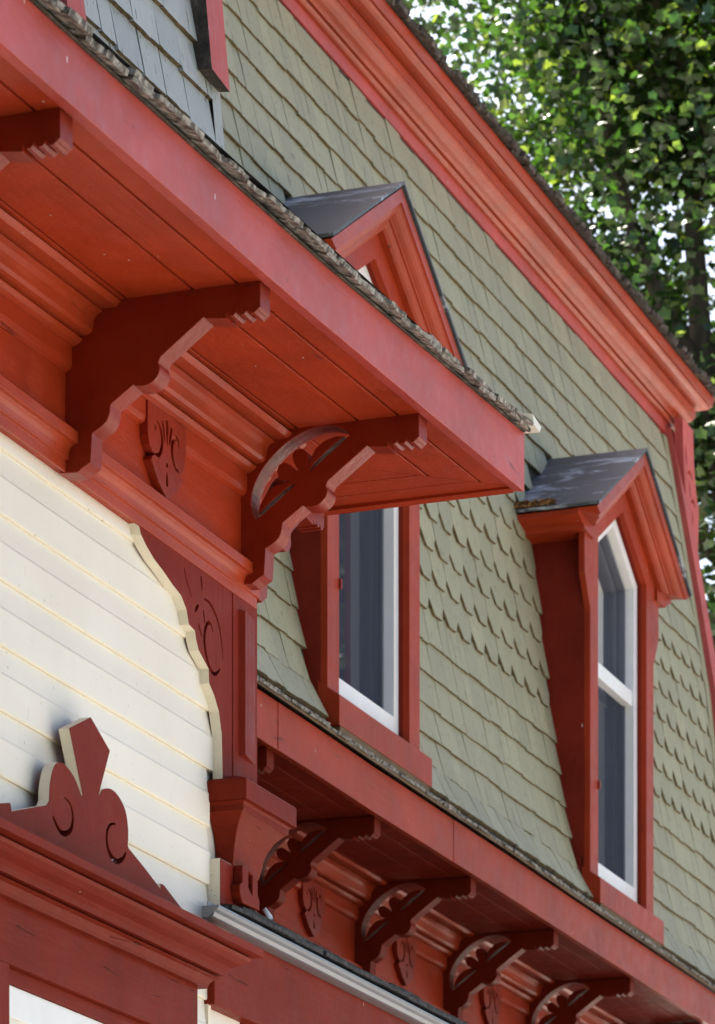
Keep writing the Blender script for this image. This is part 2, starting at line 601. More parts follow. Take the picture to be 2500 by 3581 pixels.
# ------------------------------------------------------------------ wing corner: gusset, post, capital
gus = [(-.97, 4.990), (-.952, 4.962), (-.91, 4.939), (-.856, 4.918), (-.79, 4.902), (-.727, 4.883), (-.661, 4.868), (-.621, 4.839), (-.603, 4.800),
       (-.557, 4.794), (-.548, 4.770), (-.53, 4.745), (-.453, 4.709), (-.449, 4.668), (-.41, 4.642), (-.375, 4.605), (-.352, 4.542), (-.346, 4.432), (-.346, 4.385), (-.2745, 4.385), (-.2745, 4.990)]
gh = [groove([(-.640, 4.955), (-.625, 4.925), (-.585, 4.885)], .004, .0025), groove([(-.515, 4.965), (-.505, 4.925)], .0065, .003),
      groove([(-.533, 4.876), (-.548, 4.862), (-.560, 4.848)], .007, .005),
      groove([(-.49, 4.905), (-.44, 4.902), (-.38, 4.862), (-.352, 4.80), (-.346, 4.76)], .007, .0022),
      groove([(-.497, 4.872), (-.486, 4.835)], .005, .004), groove([(-.535, 4.822), (-.508, 4.79)], .005, .004),
      groove([(-.425, 4.825), (-.437, 4.843), (-.462, 4.842), (-.484, 4.812), (-.486, 4.768), (-.455, 4.72), (-.41, 4.705), (-.368, 4.73)], .006, .009)]
gusset = plate('gusset_board', gus, gh, .034, -.034, 'XZ', 'maroon_paint_upright', house, .0012, side='cream_edge')
plate('gusset_backing', [(-.72, 4.985), (-.60, 4.875), (-.52, 4.80), (-.42, 4.70), (-.335, 4.58), (-.29, 4.58), (-.29, 4.985)], [], .003, -.0065, 'XZ', 'dark_underlay', gusset, .0005)
# corner post with a raised lozenge panel
post = box('corner_post', -.270, -.075, -.036, .10, 3.98, 4.992, 'maroon_paint_upright', house, .003)
pan = [(-.226, -.0365, 4.945), (-.100, -.0365, 4.952), (-.100, -.0365, 4.512), (-.226, -.0365, 4.505), (-.163, -.058, 4.74), (-.120, -.052, 4.80), (-.205, -.052, 4.60)]
obj('raised_panel', [(-.226, -.036, 4.945), (-.098, -.036, 4.945), (-.098, -.036, 4.508), (-.226, -.036, 4.508),
                     (-.215, -.053, 4.94), (-.110, -.041, 4.94), (-.104, -.041, 4.513), (-.215, -.053, 4.513)],
    [(4, 5, 6, 7), (0, 1, 5, 4), (1, 2, 6, 5), (2, 3, 7, 6), (3, 0, 4, 7)], 'maroon_paint_upright', post)

def loft(name, rings, mat, parent, bevel=0.0):
    """rings: (x0, x1, yfront, z) rectangles open at the wall"""
    verts, faces = [], []
    for (x0, x1, yf, z) in rings:
        verts += [(x0, .012, z), (x0, yf, z), (x1, yf, z), (x1, .012, z)]
    for i in range(len(rings) - 1):
        a, b = 4 * i, 4 * i + 4
        faces += [(a + k, a + (k + 1) % 4, b + (k + 1) % 4, b + k) for k in range(4)]
    faces += [(0, 1, 2, 3), tuple(4 * (len(rings) - 1) + k for k in (3, 2, 1, 0))]
    return obj(name, verts, faces, mat, parent, bevel=bevel)

XC = -.175
def ring(o, z, fo=None):
    return (XC - .100 - o, XC + .100 + o, -.034 - (o if fo is None else fo) * .84, z)
cap = loft('capital', [ring(.004, 4.165), ring(.010, 4.185), ring(.012, 4.19), ring(.017, 4.22), ring(.028, 4.25), ring(.045, 4.28), ring(.066, 4.302), ring(.078, 4.312),
                       ring(.084, 4.312), ring(.084, 4.330), ring(.090, 4.336), ring(.104, 4.338)], 'maroon_paint', house, .002)
loft('abacus', [ring(.105, 4.340), ring(.105, 4.398), ring(.098, 4.403), ring(.03, 4.428)], 'maroon_paint', cap, .002)
# pilaster below the capital, with its notched drop block
dropb = [(-.284, 4.172), (-.299, 4.118), (-.270, 4.090), (-.134, 4.092), (-.149, 4.125), (-.145, 4.172)]
plate('drop_block', [(-.270, 4.170), (-.270, 4.120), (-.292, 4.108), (-.292, 4.085), (-.268, 4.058), (-.132, 4.062), (-.132, 4.088), (-.147, 4.108), (-.147, 4.170)],
      [[(-.222, 4.16), (-.222, 4.112), (-.190, 4.094), (-.190, 4.155)]], .03, -.066, 'XZ', 'maroon_paint', cap, .003)
box('pilaster_edge', -.3715, -.2715, -.034, .014, 3.97, 4.172, 'cream_edge', cap)
box('pilaster_face', -.3700, -.2725, -.0365, -.0345, 3.98, 4.170, 'maroon_paint_upright', cap)
box('corner_edge_strip', -.392, -.372, -.006, .014, 3.30, 3.74, 'cream_edge', house)

# ------------------------------------------------------------------ frieze with mouldings (same section on both walls)
def y_of(s, base):
    return -s + base

def frieze(parent_name, x0, x1, base, dz, crown_tilt, xref, tagname):
    yy = lambda s: base - s
    panel = prism('frieze_board', [(yy(.036), 4.99), (yy(.036), 5.45 + dz), (yy(-.03), 5.45 + dz), (yy(-.03), 4.99)], x0, x1, 'red_paint', house)
    rail = prism('frieze_rail', [(yy(.0365), 5.262 + dz), (yy(.052), 5.270 + dz), (yy(.056), 5.285 + dz), (yy(.056), 5.335 + dz), (yy(.0365), 5.335 + dz)], x0, x1, 'red_paint', panel, tilt=crown_tilt, xref=xref, bevel=.002)
    cyma = [(.0565, 5.330), (.064, 5.331), (.076, 5.336), (.086, 5.345), (.086, 5.349), (.072, 5.350), (.072, 5.355), (.097, 5.355), (.108, 5.358), (.116, 5.366), (.118, 5.38), (.121, 5.395), (.130, 5.408), (.146, 5.415),
            (.134, 5.416), (.134, 5.421), (.185, 5.421), (.200, 5.434), (.0565, 5.434)]
    prism('crown_moulding', [(yy(s), z + dz) for s, z in cyma], x0, x1, 'red_paint_mould', panel, tilt=crown_tilt, xref=xref, bevel=.001)
    base_m = [(.030, 4.982), (.038, 4.982), (.038, 5.012), (.046, 5.014), (.046, 5.022), (.0475, 5.034), (.053, 5.045), (.062, 5.052), (.074, 5.054), (.074, 5.084), (.068, 5.090), (.030, 5.108)]
    prism('base_moulding', [(yy(s), z + dz * .3) for s, z in base_m], x0, x1, 'red_paint_mould', panel, bevel=.001)
    return panel

TILT = .032                       # the wing's eave has sagged to the left
wing_frieze = frieze('wing', -4.6, -.085, 0.0, 0.0, TILT * .9, -1.0, 'wing')
main_frieze = frieze('main', -.05, 11.2, DY, .045, 0.0, 0.0, 'main')

# carved plaques on the friezes
def plaque_shape():
    half = [(.138, 5.335), (.138, 5.262), (.135, 5.235), (.124, 5.212), (.105, 5.198), (.085, 5.195), (.108, 5.182), (.112, 5.172), (.06, 5.125), (0.0, 5.092)]
    out = [(-a, b) for a, b in half] + [(a, b) for a, b in half[-2::-1]]
    hol = []
    for s in (-1, 1):
        hol.append(groove([(s * .085, 5.262), (s * .083, 5.282), (s * .066, 5.288), (s * .042, 5.272), (s * .036, 5.235), (s * .055, 5.203), (s * .083, 5.196)], .0065, .0105))
        hol.append(groove([(s * .034, 5.306), (s * .022, 5.272), (s * .014, 5.250)], .0095, .003))
    hol.append(groove([(0, 5.318), (0, 5.29), (0, 5.245)], .013, .003))
    hol.append(groove([(0, 5.196), (0, 5.182)], .008, .006))
    hol.append(groove([(0, 5.170), (0, 5.128)], .004, .011))
    return out, hol
po, ph = plaque_shape()
plaque0 = plate('carved_plaque', po, ph, .026, -.0620, 'XZ', 'red_paint_fret', wing_frieze, .0012)
plaque0.location = (-.832, 0, 0)
def copy_part(o, parent, loc):
    c = o.copy()
    link(c, parent)
    c.location = loc
    return c
for px in (4.02, 5.245, 6.475, 7.765, 9.08):
    copy_part(plaque0, main_frieze, (px, DY, .035))
copy_part(plaque0, wing_frieze, (-2.10, 0, -.03))

# ------------------------------------------------------------------ brackets
low = [(.020, 4.980), (.072, 4.977), (.088, 4.988), (.110, 5.000), (.115, 5.078)]
low += catmull([(.115, 5.078), (.148, 5.096), (.163, 5.116), (.169, 5.148)], 4)[1:]
low += [(.235, 5.193)]
low += catmull([(.239, 5.189), (.266, 5.187), (.290, 5.194), (.307, 5.211), (.312, 5.228), (.308, 5.243), (.314, 5.258)], 4)
low += [(.438, 5.348), (.444, 5.344), (.495, 5.337), (.503, 5.337), (.503, 5.352)]
for a in (.503, .533, .563):
    low += [(a + .003, 5.350), (a + .010, 5.342), (a + .020, 5.342), (a + .027, 5.348), (a + .029, 5.356)]
low += [(.592, 5.350), (.600, 5.356), (.600, 5.428), (.020, 5.428)]
E_, N_ = (.804, .595), (-.595, .804)
MID = (.2335, 5.275)
def loc2(e, n):
    return (MID[0] + e * E_[0] + n * N_[0], MID[1] + e * E_[1] + n * N_[1])
leafL = [(-.030, .004), (-.05, .010), (-.11, .013), (-.170, .010), (-.150, .028), (-.115, .042), (-.08, .042), (-.05, .028), (-.030, .016)]
pet = [(-.046, .030), (-.056, .050), (-.050, .072), (-.032, .084), (-.014, .076), (-.006, .055), (-.003, .030)]
holep = [(-.185, 0), (-.028, 0)] + leafL + pet + [(-a, b) for a, b in pet[::-1]] + [(-a, b) for a, b in leafL[::-1]] + [(.028, 0), (.185, 0)]
holep += [(.185 * math.cos(t), .004 + .116 * math.sin(t)) for t in np.linspace(.04, math.pi - .04, 26)]
hole = [loc2(e, n) for e, n in holep]
solid0 = plate('eave_bracket', low, [], .072, 0.0, 'YZ', 'red_paint_fret', house, .0018)
fret0 = plate('eave_bracket', low, [hole], .072, 0.0, 'YZ', 'red_paint_fret', house, .0018)
def soffit_z(x):
    return zf(x) + .012
solid0.location = (-1.47, 0, 0)
copy_part(solid0, house, (-2.735, 0, soffit_z(-2.735) - 5.427))
fret0.location = (-.2086, 0, soffit_z(-.2086) - 5.425)
shaded_fret = fret0.data.copy()
shaded_fret.materials[0] = MATS['maroon_paint']  # main eave brackets: the shade there is put into the paint colour
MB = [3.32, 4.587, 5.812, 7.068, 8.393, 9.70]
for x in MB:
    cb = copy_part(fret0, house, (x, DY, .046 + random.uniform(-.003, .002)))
    cb.data = shaded_fret
    cb.rotation_euler = (0, random.uniform(-.006, .006), random.uniform(-.014, .014))
# the corner bracket has a twin facing sideways on the wing's far corner
side0 = copy_part(fret0, house, (0, 0, 0))
side0.rotation_euler = (0, 0, R(90))
side0.location = (-.085, -.028, soffit_z(0) - 5.432)

# ------------------------------------------------------------------ wing soffit, fascia, skirt roof
XE = .667
mitre = lambda y: -y * 1.02 + .012
soff = prism('soffit_backing', [(-.610, 5.452), (-.610, 5.462), (.10, 5.462), (.10, 5.452)], -4.7, .65, 'dark_underlay', house, segs=16, zfun=lambda x: zf(x) + .012 - 5.430)
ys = [(-.605, -.538), (-.529, -.4105), (-.4015, -.217), (-.209, -.060)]
for (a, b) in ys:
    prism('soffit_board', [(a, 5.430), (b, 5.430), (b, 5.446), (a, 5.446)], -4.7, 0, 'red_paint', soff, cut=mitre, bevel=.0015, segs=16, zfun=lambda x: zf(x) + .012 - 5.430)
for (a, b) in ((.06, .215), (.219, .40), (.405, .53), (.534, .636)):
    y0 = lambda x: -(x - .012) / 1.02
    v = []
    for z in (5.430, 5.446):
        for x in (a, b):
            for y in (y0(x) + .003, 1.55):
                v.append((x, y, z + zf(x) + .012 - 5.430))
    obj('soffit_board', v, [(0, 1, 3, 2), (4, 6, 7, 5), (0, 4, 5, 1), (2, 3, 7, 6), (0, 2, 6, 4), (1, 5, 7, 3)], 'red_paint_upright', soff)
# fascia: bottom follows the sag, the board grows a little taller to the right
fv, ff = [], []
SEG = 30
for i in range(SEG + 1):
    x = -4.7 + (XE + 4.7) * i / SEG
    zb = zf(x)
    zt = wtop(x) + .004
    fv += [(x, -.643, zb), (x, -.608, zb + .004), (x, -.608, zt), (x, -.643, zt)]
for i in range(SEG):
    a, b = 4 * i, 4 * i + 4
    ff += [(a + k, a + (k + 1) % 4, b + (k + 1) % 4, b + k) for k in range(4)]
ff += [(3, 2, 1, 0), tuple(4 * SEG + k for k in range(4))]
fascia = obj('fascia_board', fv, ff, 'fascia_paint', house, bevel=.002)
zc = zf(XE)
obj('side_fascia', [(XE - .034, -.607, zc + .004), (XE, -.607, zc), (XE, 1.9, zc - .02), (XE - .034, 1.9, zc - .02),
                    (XE - .034, -.607, zc + .175), (XE, -.607, zc + .175), (XE, 1.9, zc + .16), (XE - .034, 1.9, zc + .16)],
    [(0, 1, 2, 3), (4, 7, 6, 5), (0, 4, 5, 1), (1, 5, 6, 2), (2, 6, 7, 3), (3, 7, 4, 0)], 'red_paint', fascia)
# a strip of flaking paint under the side fascia
rv = []
prof_skirt = [(-.672, .000), (-.35, .09), (-.12, .17), (.06, .24)]
for x, ins in ((-4.7, 0), (.66, 1)):
    for (y, dz) in prof_skirt:
        t = y + .672
        rv.append((x - (t if ins else 0), y, wtop(x if not ins else .66) + .014 + dz))
n = len(prof_skirt)
sk_faces = [(i, i + 1, n + i + 1, n + i) for i in range(n - 1)]
# right-hand slope running back to the main roof
for (y, dz) in prof_skirt:
    t = y + .672
    rv.append((.66 - t, 2.2, wtop(.66) + .014 + dz))
sk_faces += [(n + i, n + i + 1, 2 * n + i + 1, 2 * n + i) for i in range(n - 1)]
skirt = obj('wing_roof', rv, sk_faces, 'dark_underlay', house)
prism('starter_board', [(-.650, .001), (-.650, .007), (-.30, .105), (-.30, .09)], -4.7, .655, 'weathered_wood', skirt, segs=40, wob=.001).location = (0, 0, 0)
sb = skirt.children[-1] if skirt.children else None
for o in skirt.children:
    for v in o.data.vertices:
        v.co.z += wtop(v.co.x) + .001

# ------------------------------------------------------------------ shingle templates
def shingle_template(name, width, length, thick, chamfer, mats, skew=0.0, rough=0.0, tilt_top=.002):
    h = width / 2
    if chamfer:
        cx, cz = chamfer
        edge = [(-h, length), (-h, cz), (-h + cx, 0.0), (h - cx, 0.0), (h, cz), (h, length)]
    else:
        nb = 5 if rough else 1
        bot = [(-h + width * i / nb, skew * (i / nb - .5) + (random.uniform(-rough, rough) if rough else 0)) for i in range(nb + 1)]
        edge = [(-h, length)] + bot + [(h, length)]
    m = len(edge)
    verts = []
    for (x, z) in edge:
        t = thick + (tilt_top - thick) * z / length
        verts.append((x, -t, z))
    for (x, z) in edge:
        verts.append((x, .002, z))
    faces = [tuple(range(m)), tuple(range(2 * m - 1, m - 1, -1))]
    mi = [0, 0]
    for i in range(m):
        j = (i + 1) % m
        faces.append((j, i, m + i, m + j))
        a, b = edge[i], edge[j]
        mi.append(1 if (max(a[1], b[1]) < length * .5) else 0)
    return new_mesh(name, verts, faces, mats, mi)

OLV = ['olive_shingle', 'butt_wood']
GRY = ['grey_shingle', 'butt_wood']
tmpl_straight = [shingle_template('shingle', .15, .192, .016, None, OLV, random.uniform(-.004, .004), .0016) for _ in range(8)]
tmpl_scallop = [shingle_template('shingle', .206, .215, .018, (.056 + random.uniform(-.005, .005), .072 + random.uniform(-.006, .006)), OLV) for _ in range(5)]
tmpl_grey = [shingle_template('shingle', .15, .175, .019, None, GRY, random.uniform(-.006, .006), .003) for _ in range(6)]
tmpl_edge = [shingle_template('eave_shingle', .13, .22, .011, None, ['lichen_wood', 'lichen_wood'], random.uniform(-.008, .008), .005, .011) for _ in range(8)]
tmpl_dark = [shingle_template('roof_shingle', .13, .25, .024, None, ['weathered_wood', 'weathered_wood'], random.uniform(-.012, .012), .016, .016) for _ in range(8)]

# ------------------------------------------------------------------ main mansard
PROF = [(5.665, 1.20), (5.70, 1.255), (5.76, 1.325), (5.81, 1.36), (5.90, 1.415), (6.24, 1.49), (6.62, 1.545), (7.05, 1.60), (7.40, 1.637), (7.71, 1.671), (8.1, 1.735), (8.6, 1.82), (9.0, 1.89), (9.40, 1.962)]
def ym(z):
    for (z0, y0), (z1, y1) in zip(PROF[:-1], PROF[1:]):
        if z <= z1:
            return y0 + (y1 - y0) * (z - z0) / (z1 - z0)
    return PROF[-1][1]

DORM = [4.765, 8.512]          # centre lines of the two dormers
HW = .578
def in_dormer(x, z, grow=0.0):
    for c in DORM:
        if abs(x - c) < HW - .03 + grow and z < 7.85:
            return True
        if abs(x - c) < .80 and 7.70 < z < 8.22 - .6 * abs(x - c) - .06:
            return True
    return False

XR = 11.26
# underlay with the dormer openings left out
xs = sorted(set([-.4, 2.0, 3.0, XR] + [c + s * .555 for c in DORM for s in (-1, 1)]))
zs = sorted(set([z for z, _ in PROF] + [7.9]))
uv, uf, idx = [], [], {}
for i, x in enumerate(xs):
    for j, z in enumerate(zs):
        idx[i, j] = len(uv)
        uv.append((x, ym(z) + .004, z))
for i in range(len(xs) - 1):
    for j in range(len(zs) - 1):
        cx, cz = (xs[i] + xs[i + 1]) / 2, (zs[j] + zs[j + 1]) / 2
        if any(abs(cx - c) < .5 for c in DORM) and 5.8 < cz < 7.9:
            continue
        uf.append((idx[i, j], idx[i + 1, j], idx[i + 1, j + 1], idx[i, j + 1]))
mansard = obj('mansard_roof', uv, uf, 'dark_underlay', house)

cand = []
for k in range(-2, 19):
    zk = 6.100 + .1645 * k
    if k == -2:
        zk = 5.792
    if k == -1:
        zk = 5.945
    scal = 4 <= k <= 10
    x = 2.35 + (0.103 if (scal and k % 2) else (0 if scal else random.uniform(0, .1)))
    while x < XR - .01:
        w = .206 if scal else random.choice((.09, .115, .14, .16, .18, .21)) * random.uniform(.92, 1.08)
        if x + w > XR:
            w = XR - x
        if w > .03:
            xc = x + w / 2
            zj = zk + (random.uniform(-.002, .002) if scal else random.gauss(0, .0045))
            if not in_dormer(xc, zj) and not in_dormer(xc, zj + .12):
                zt = min(zj + .2, 9.39)
                y0, y1 = ym(zj), ym(zt)
                ang = -math.atan2(y1 - y0, zt - zj)
                gap = .0018 if scal else random.choice((.0015, .002, .003, .004, .006, .009))
                me = random.choice(tmpl_scallop if scal else tmpl_straight)
                sx = (w - gap) / (.206 if scal else .15)
                cand.append((xc, y0 - .001, zj, ang + random.uniform(-.016, .016), random.uniform(-.013, .013), sx, me))
        x += w

def hidden(p):
    x, y, d = project(p)
    if not (-30 < x < 2530 and -30 < y < 3610):
        return True
    top = -75 + .87 * x
    if x < 900:
        return y > top
    if x < 1060:
        return top < y < 2050
    if x < 1834:
        return top < y < 1830 - .14 * (x - 1060)
    return False
vis = [c for c in cand if not hidden((c[0], c[1], c[2] + .08))]
rest = [c for c in cand if hidden((c[0], c[1], c[2] + .08))]
vis.sort(key=lambda c: -(c[5] * (1.37 if c[6] in tmpl_scallop else 1)) / project((c[0], c[1], c[2]))[2] ** 2)
for c in vis[:300]:
    o = bpy.data.objects.new('shingle', c[6])
    link(o, mansard)
    o.location = c[:3]
    o.rotation_euler = (c[3], c[4], 0)
    o.scale = (c[5], 1, 1)
def join_field(name, items, mats, parent):
    verts, faces, mi = [], [], []
    for c in items:
        M = Matrix.Translation(c[:3]) @ Matrix.Rotation(c[4], 4, 'Y') @ Matrix.Rotation(c[3], 4, 'X') @ Matrix.Diagonal((c[5], 1, 1, 1))
        b = len(verts)
        verts += [tuple(M @ v.co) for v in c[6].vertices]
        for p in c[6].polygons:
            faces.append([b + i for i in p.vertices])
            mi.append(p.material_index)
    o = link(bpy.data.objects.new(name, new_mesh(name, verts, faces, mats, mi, recalc=False)), parent)
    o['kind'] = 'stuff'
    return o
join_field('shingle_field', vis[300:] + rest, OLV, mansard)

# shingled surface of the wing's own mansard (close to the camera)
def yw(z):
    pts = [(5.9, -.08), (6.05, .02), (6.2, .062), (6.38, .096), (6.84, .137), (7.4, .19)]
    for (z0, y0), (z1, y1) in zip(pts[:-1], pts[1:]):
        if z <= z1:
            return y0 + (y1 - y0) * (z - z0) / (z1 - z0)
    return pts[-1][1]
for z0 in (6.095, 6.235, 6.375, 6.515, 6.655, 6.795, 6.935, 7.075):
    x = -1.42 + random.uniform(0, .08)
    while x < -.12:
        w = min(random.choice((.11, .14, .17, .2)) * random.uniform(.95, 1.05), -.11 - x)
        if w > .03:
            zj = z0 + random.gauss(0, .004)
            ang = -math.atan2(yw(zj + .15) - yw(zj), .15)
            o = bpy.data.objects.new('shingle', random.choice(tmpl_grey))
            link(o, skirt)
            o.location = (x + w / 2, yw(zj) - .004, zj)
            o.rotation_euler = (ang + random.uniform(-.015, .015), random.uniform(-.012, .012), 0)
            o.scale = ((w - random.choice((.002, .003, .006, .012))) / .15, 1, 1)
        x += w
# wing roof surface closing behind the shingles, hip trim, casing boards
cv_, cf_ = [], []
zz = [5.9, 6.05, 6.2, 6.38, 6.84, 7.4, 9.4]
for z in zz:
    cv_ += [(-4.6, yw(z) + .004, z), (-.10, yw(z) + .004, z), (-.06, yw(z) + .05, z), (-.06, 2.0, z)]
for i in range(len(zz) - 1):
    a, b = 4 * i, 4 * i + 4
    cf_ += [(a + k, a + k + 1, b + k + 1, b + k) for k in range(3)]
obj('roof_deck', cv_, cf_, 'dark_underlay', skirt)
# galvanised-looking painted hip strip
hv = []
for z in (6.0, 6.2, 6.38, 6.60, 7.5):
    hv += [(-.135, yw(z) - .022, z), (-.075, yw(z) - .026, z), (-.075, yw(z) + .06, z)]
obj('hip_strip', hv, [f for i in range(4) for f in ((3 * i, 3 * i + 1, 3 * i + 4, 3 * i + 3), (3 * i + 1, 3 * i + 2, 3 * i + 5, 3 * i + 4))], 'grey_shingle', skirt)
def trim_board(name, x0, x1, z0, z1, out, mats):
    v = []
    zl = [z0, z0 + .015, (z0 + z1) / 2, z1]
    for i, z in enumerate(zl):
        jag = random.uniform(0, .02) if i == 0 else 0
        v += [(x0, yw(z) + .02, z + jag), (x0, yw(z) - out, z + jag * .3), (x1, yw(z) - out, z - jag * .6), (x1, yw(z) + .02, z)]
    f = [(0, 1, 2, 3)]
    mi = [1]
    for i in range(3):
        a, b = 4 * i, 4 * i + 4
        f += [(a, a + 1, b + 1, b), (a + 1, a + 2, b + 2, b + 1), (a + 2, a + 3, b + 3, b + 2)]
        mi += [1, 0, 0]
    return obj(name, v, f, mats, skirt, mi)
trim_board('hip_trim', -.225, -.085, 6.565, 7.5, .062, ['pink_paint', 'weathered_wood'])
trim_board('window_casing', -1.335, -1.205, 6.10, 7.5, .045, ['pink_paint', 'pink_paint'])

# eave shingles along the wing
for layer, (dz, dy) in enumerate(((.006, 0.0), (.015, .010))):
    x = -4.6 + layer * .06
    while x < .60:
        w = random.uniform(.09, .17)
        o = bpy.data.objects.new('eave_shingle', random.choice(tmpl_edge))
        link(o, skirt)
        xc = min(x + w / 2, .60)
        o.location = (xc, -.680 + dy + random.uniform(-.013, .013), wtop(xc) + dz + random.uniform(-.003, .003))
        o.rotation_euler = (R(-70), random.uniform(-.02, .02) - TILT, 0)
        o.scale = ((w - random.choice((.003, .005, .011))) / .13, random.uniform(.8, 1.25), 1)
        x += w
# bent metal end cap at the corner
zc2 = wtop(.64)
obj('drip_edge', [(.612, -.688, zc2 + .044), (.700, -.688, zc2 + .030), (.682, -.688, zc2 + .008), (.622, -.688, zc2 + .014), (.612, -.63, zc2 + .054), (.700, -.63, zc2 + .044), (.682, -.63, zc2 + .010), (.622, -.63, zc2 + .016)],
    [(0, 1, 2, 3), (4, 7, 6, 5), (0, 4, 5, 1), (1, 5, 6, 2), (2, 6, 7, 3), (3, 7, 4, 0)], 'drip_metal', fascia)

# ------------------------------------------------------------------ main eave
for (xa, xb, dy_) in ((.70, 3.325, .002), (3.328, 5.455, 0.0), (5.459, 11.6, -.0015)):
    prism('fascia_board', [(1.232 + dy_, 5.460), (1.266, 5.464), (1.266, 5.650), (1.232 + dy_, 5.650)], xa, xb, 'red_paint', house, segs=6, wob=.002, bevel=.002)
mback = prism('soffit_backing', [(1.268, 5.496), (1.268, 5.502), (1.95, 5.502), (1.95, 5.496)], 0.0, 11.6, 'dark_underlay', house)
for (a, b) in ((1.2675, 1.36), (1.365, 1.49), (1.495, 1.66), (1.665, 1.82)):
    prism('soffit_board', [(a, 5.477), (b, 5.477), (b, 5.492), (a, 5.492)], .0, 11.6, 'maroon_paint', mback, bevel=.0015)  # darker red carries the shade under the main eave
prism('starter_board', [(1.210, 5.652), (1.210, 5.668), (1.42, 5.80), (1.42, 5.78)], .70, 11.6, 'brown_board', mansard, segs=10, wob=.003)
for layer, (dz, dy) in enumerate(((.008, 0.0),(.021, .012))):
    x = 2.3 + layer * .05
    while x < 11.5:
        w = random.uniform(.08, .16)
        o = bpy.data.objects.new('eave_shingle', random.choice(tmpl_edge))
        link(o, mansard)
        o.location = (x + w / 2, 1.203 + dy + random.uniform(-.006, .006), 5.656 + dz + random.uniform(-.003, .003))
        o.rotation_euler = (R(-62), random.uniform(-.02, .02), 0)
        o.scale = ((w - .003) / .13, .85, .5)
        x += w

# ------------------------------------------------------------------ upper cornice
CORN = [(1.975, 9.268), (1.930, 9.270), (1.930, 9.335), (1.912, 9.337), (1.904, 9.342), (1.898, 9.352), (1.914, 9.353), (1.914, 9.360), (1.888, 9.361), (1.884, 9.366), (1.874, 9.372), (1.856, 9.380), (1.838, 9.392),
        (1.826, 9.408), (1.822, 9.420), (1.815, 9.420), (1.815, 9.464), (1.836, 9.465), (1.836, 9.473), (1.804, 9.473), (1.788, 9.472), (1.768, 9.475), (1.750, 9.484), (1.742, 9.494), (1.752, 9.495), (1.752, 9.500), (1.733, 9.500), (1.725, 9.540), (1.725, 9.556), (1.975, 9.60)]
YF = 1.93
XEND = 11.50
def cornice():
    verts, faces = [], []
    n = len(CORN)
    for (y, z) in CORN:
        o_ = YF - y
        verts += [(0.0, y, z), (XEND + max(o_, 0), y, z), (XEND + max(o_, 0), 8.0, z)]
    for i in range(n - 1):
        a, b = 3 * i, 3 * i + 3
        faces += [(a, a + 1, b + 1, b), (a + 1, a + 2, b + 2, b + 1)]
    return obj('upper_cornice', verts, faces, ['red_paint_mould', 'fascia_paint'], house, [1 if i < 4 else 0 for i in range(len(faces))])
corn = cornice()
top_roof = obj('upper_roof', [(-9, 1.70, 9.565), (11.62, 1.70, 9.565), (11.62, 11, 9.565), (-9, 11, 9.565), (-5, 5.5, 10.55), (8, 5.5, 10.55), (8, 7.5, 10.55), (-5, 7.5, 10.55)],
               [(0, 1, 5, 4), (1, 2, 6, 5), (2, 3, 7, 6), (3, 0, 4, 7), (4, 5, 6, 7)], 'weathered_wood', house)
box('attic_wall', -8.9, 11.05, 1.97, 10.9, 5.60, 9.56, 'dark_underlay', house)
for layer in (0, 1, 2):
    x = 4.6 + layer * .05
    while x < 11.75:
        w = random.uniform(.08, .17)
        o = bpy.data.objects.new('roof_shingle', random.choice(tmpl_dark))
        link(o, top_roof)
        o.location = (x + w / 2, 1.695 + layer * .022 + random.uniform(-.018, .018), 9.560 + layer * .022 + random.uniform(-.003, .006))
        o.rotation_euler = (R(-74) + random.uniform(-.06, .06), random.uniform(-.05, .05), 0)
        o.scale = ((w - .006) / .13, 1, random.uniform(.9, 1.1))
        x += w

# right-hand hip of the main mansard: olive strip, pink corner board, scrolled console
def along_hip(name, x0, x1, out, mat, z0=5.75, z1=9.30):
    v = []
    zl = [z for z, _ in PROF if z0 <= z <= z1] + [z1]
    for z in zl:
        v += [(x0, ym(z) + .03, z), (x0, ym(z) - out, z), (x1, ym(z) - out, z), (x1, ym(z) + .2, z)]
    f = []
    for i in range(len(zl) - 1):
        a, b = 4 * i, 4 * i + 4
        f += [(a + k, a + k + 1, b + k + 1, b + k) for k in range(3)]
    return obj(name, v, f, mat, mansard)
along_hip('hip_strip', 11.285, 11.375, .012, 'olive_shingle', z1=9.24)
along_hip('hip_board', 11.375, 11.52, .045, 'pink_paint')
con = plate('hip_console', catmull([(11.385, 9.33), (11.40, 9.345), (11.60, 9.345), (11.615, 9.33), (11.63, 9.18), (11.66, 9.06), (11.70, 8.96), (11.735, 8.93), (11.74, 8.86), (11.73, 8.74), (11.72, 8.62), (11.70, 8.52), (11.655, 8.50), (11.60, 8.58), (11.50, 8.80), (11.42, 9.05)], 4, True),
            [groove([(11.45, 9.21), (11.47, 9.10)], .012), groove([(11.50, 9.06), (11.55, 9.08), (11.60, 9.05)], .014), groove([(11.53, 9.02), (11.56, 8.93)], .010),
             groove([(11.58, 8.91), (11.63, 8.93), (11.66, 8.90)], .014), groove([(11.60, 8.86), (11.63, 8.77)], .010), groove([(11.66, 8.72), (11.68, 8.60)], .010)],
            .05, 1.83, 'XZ', 'pink_paint', mansard, .003)

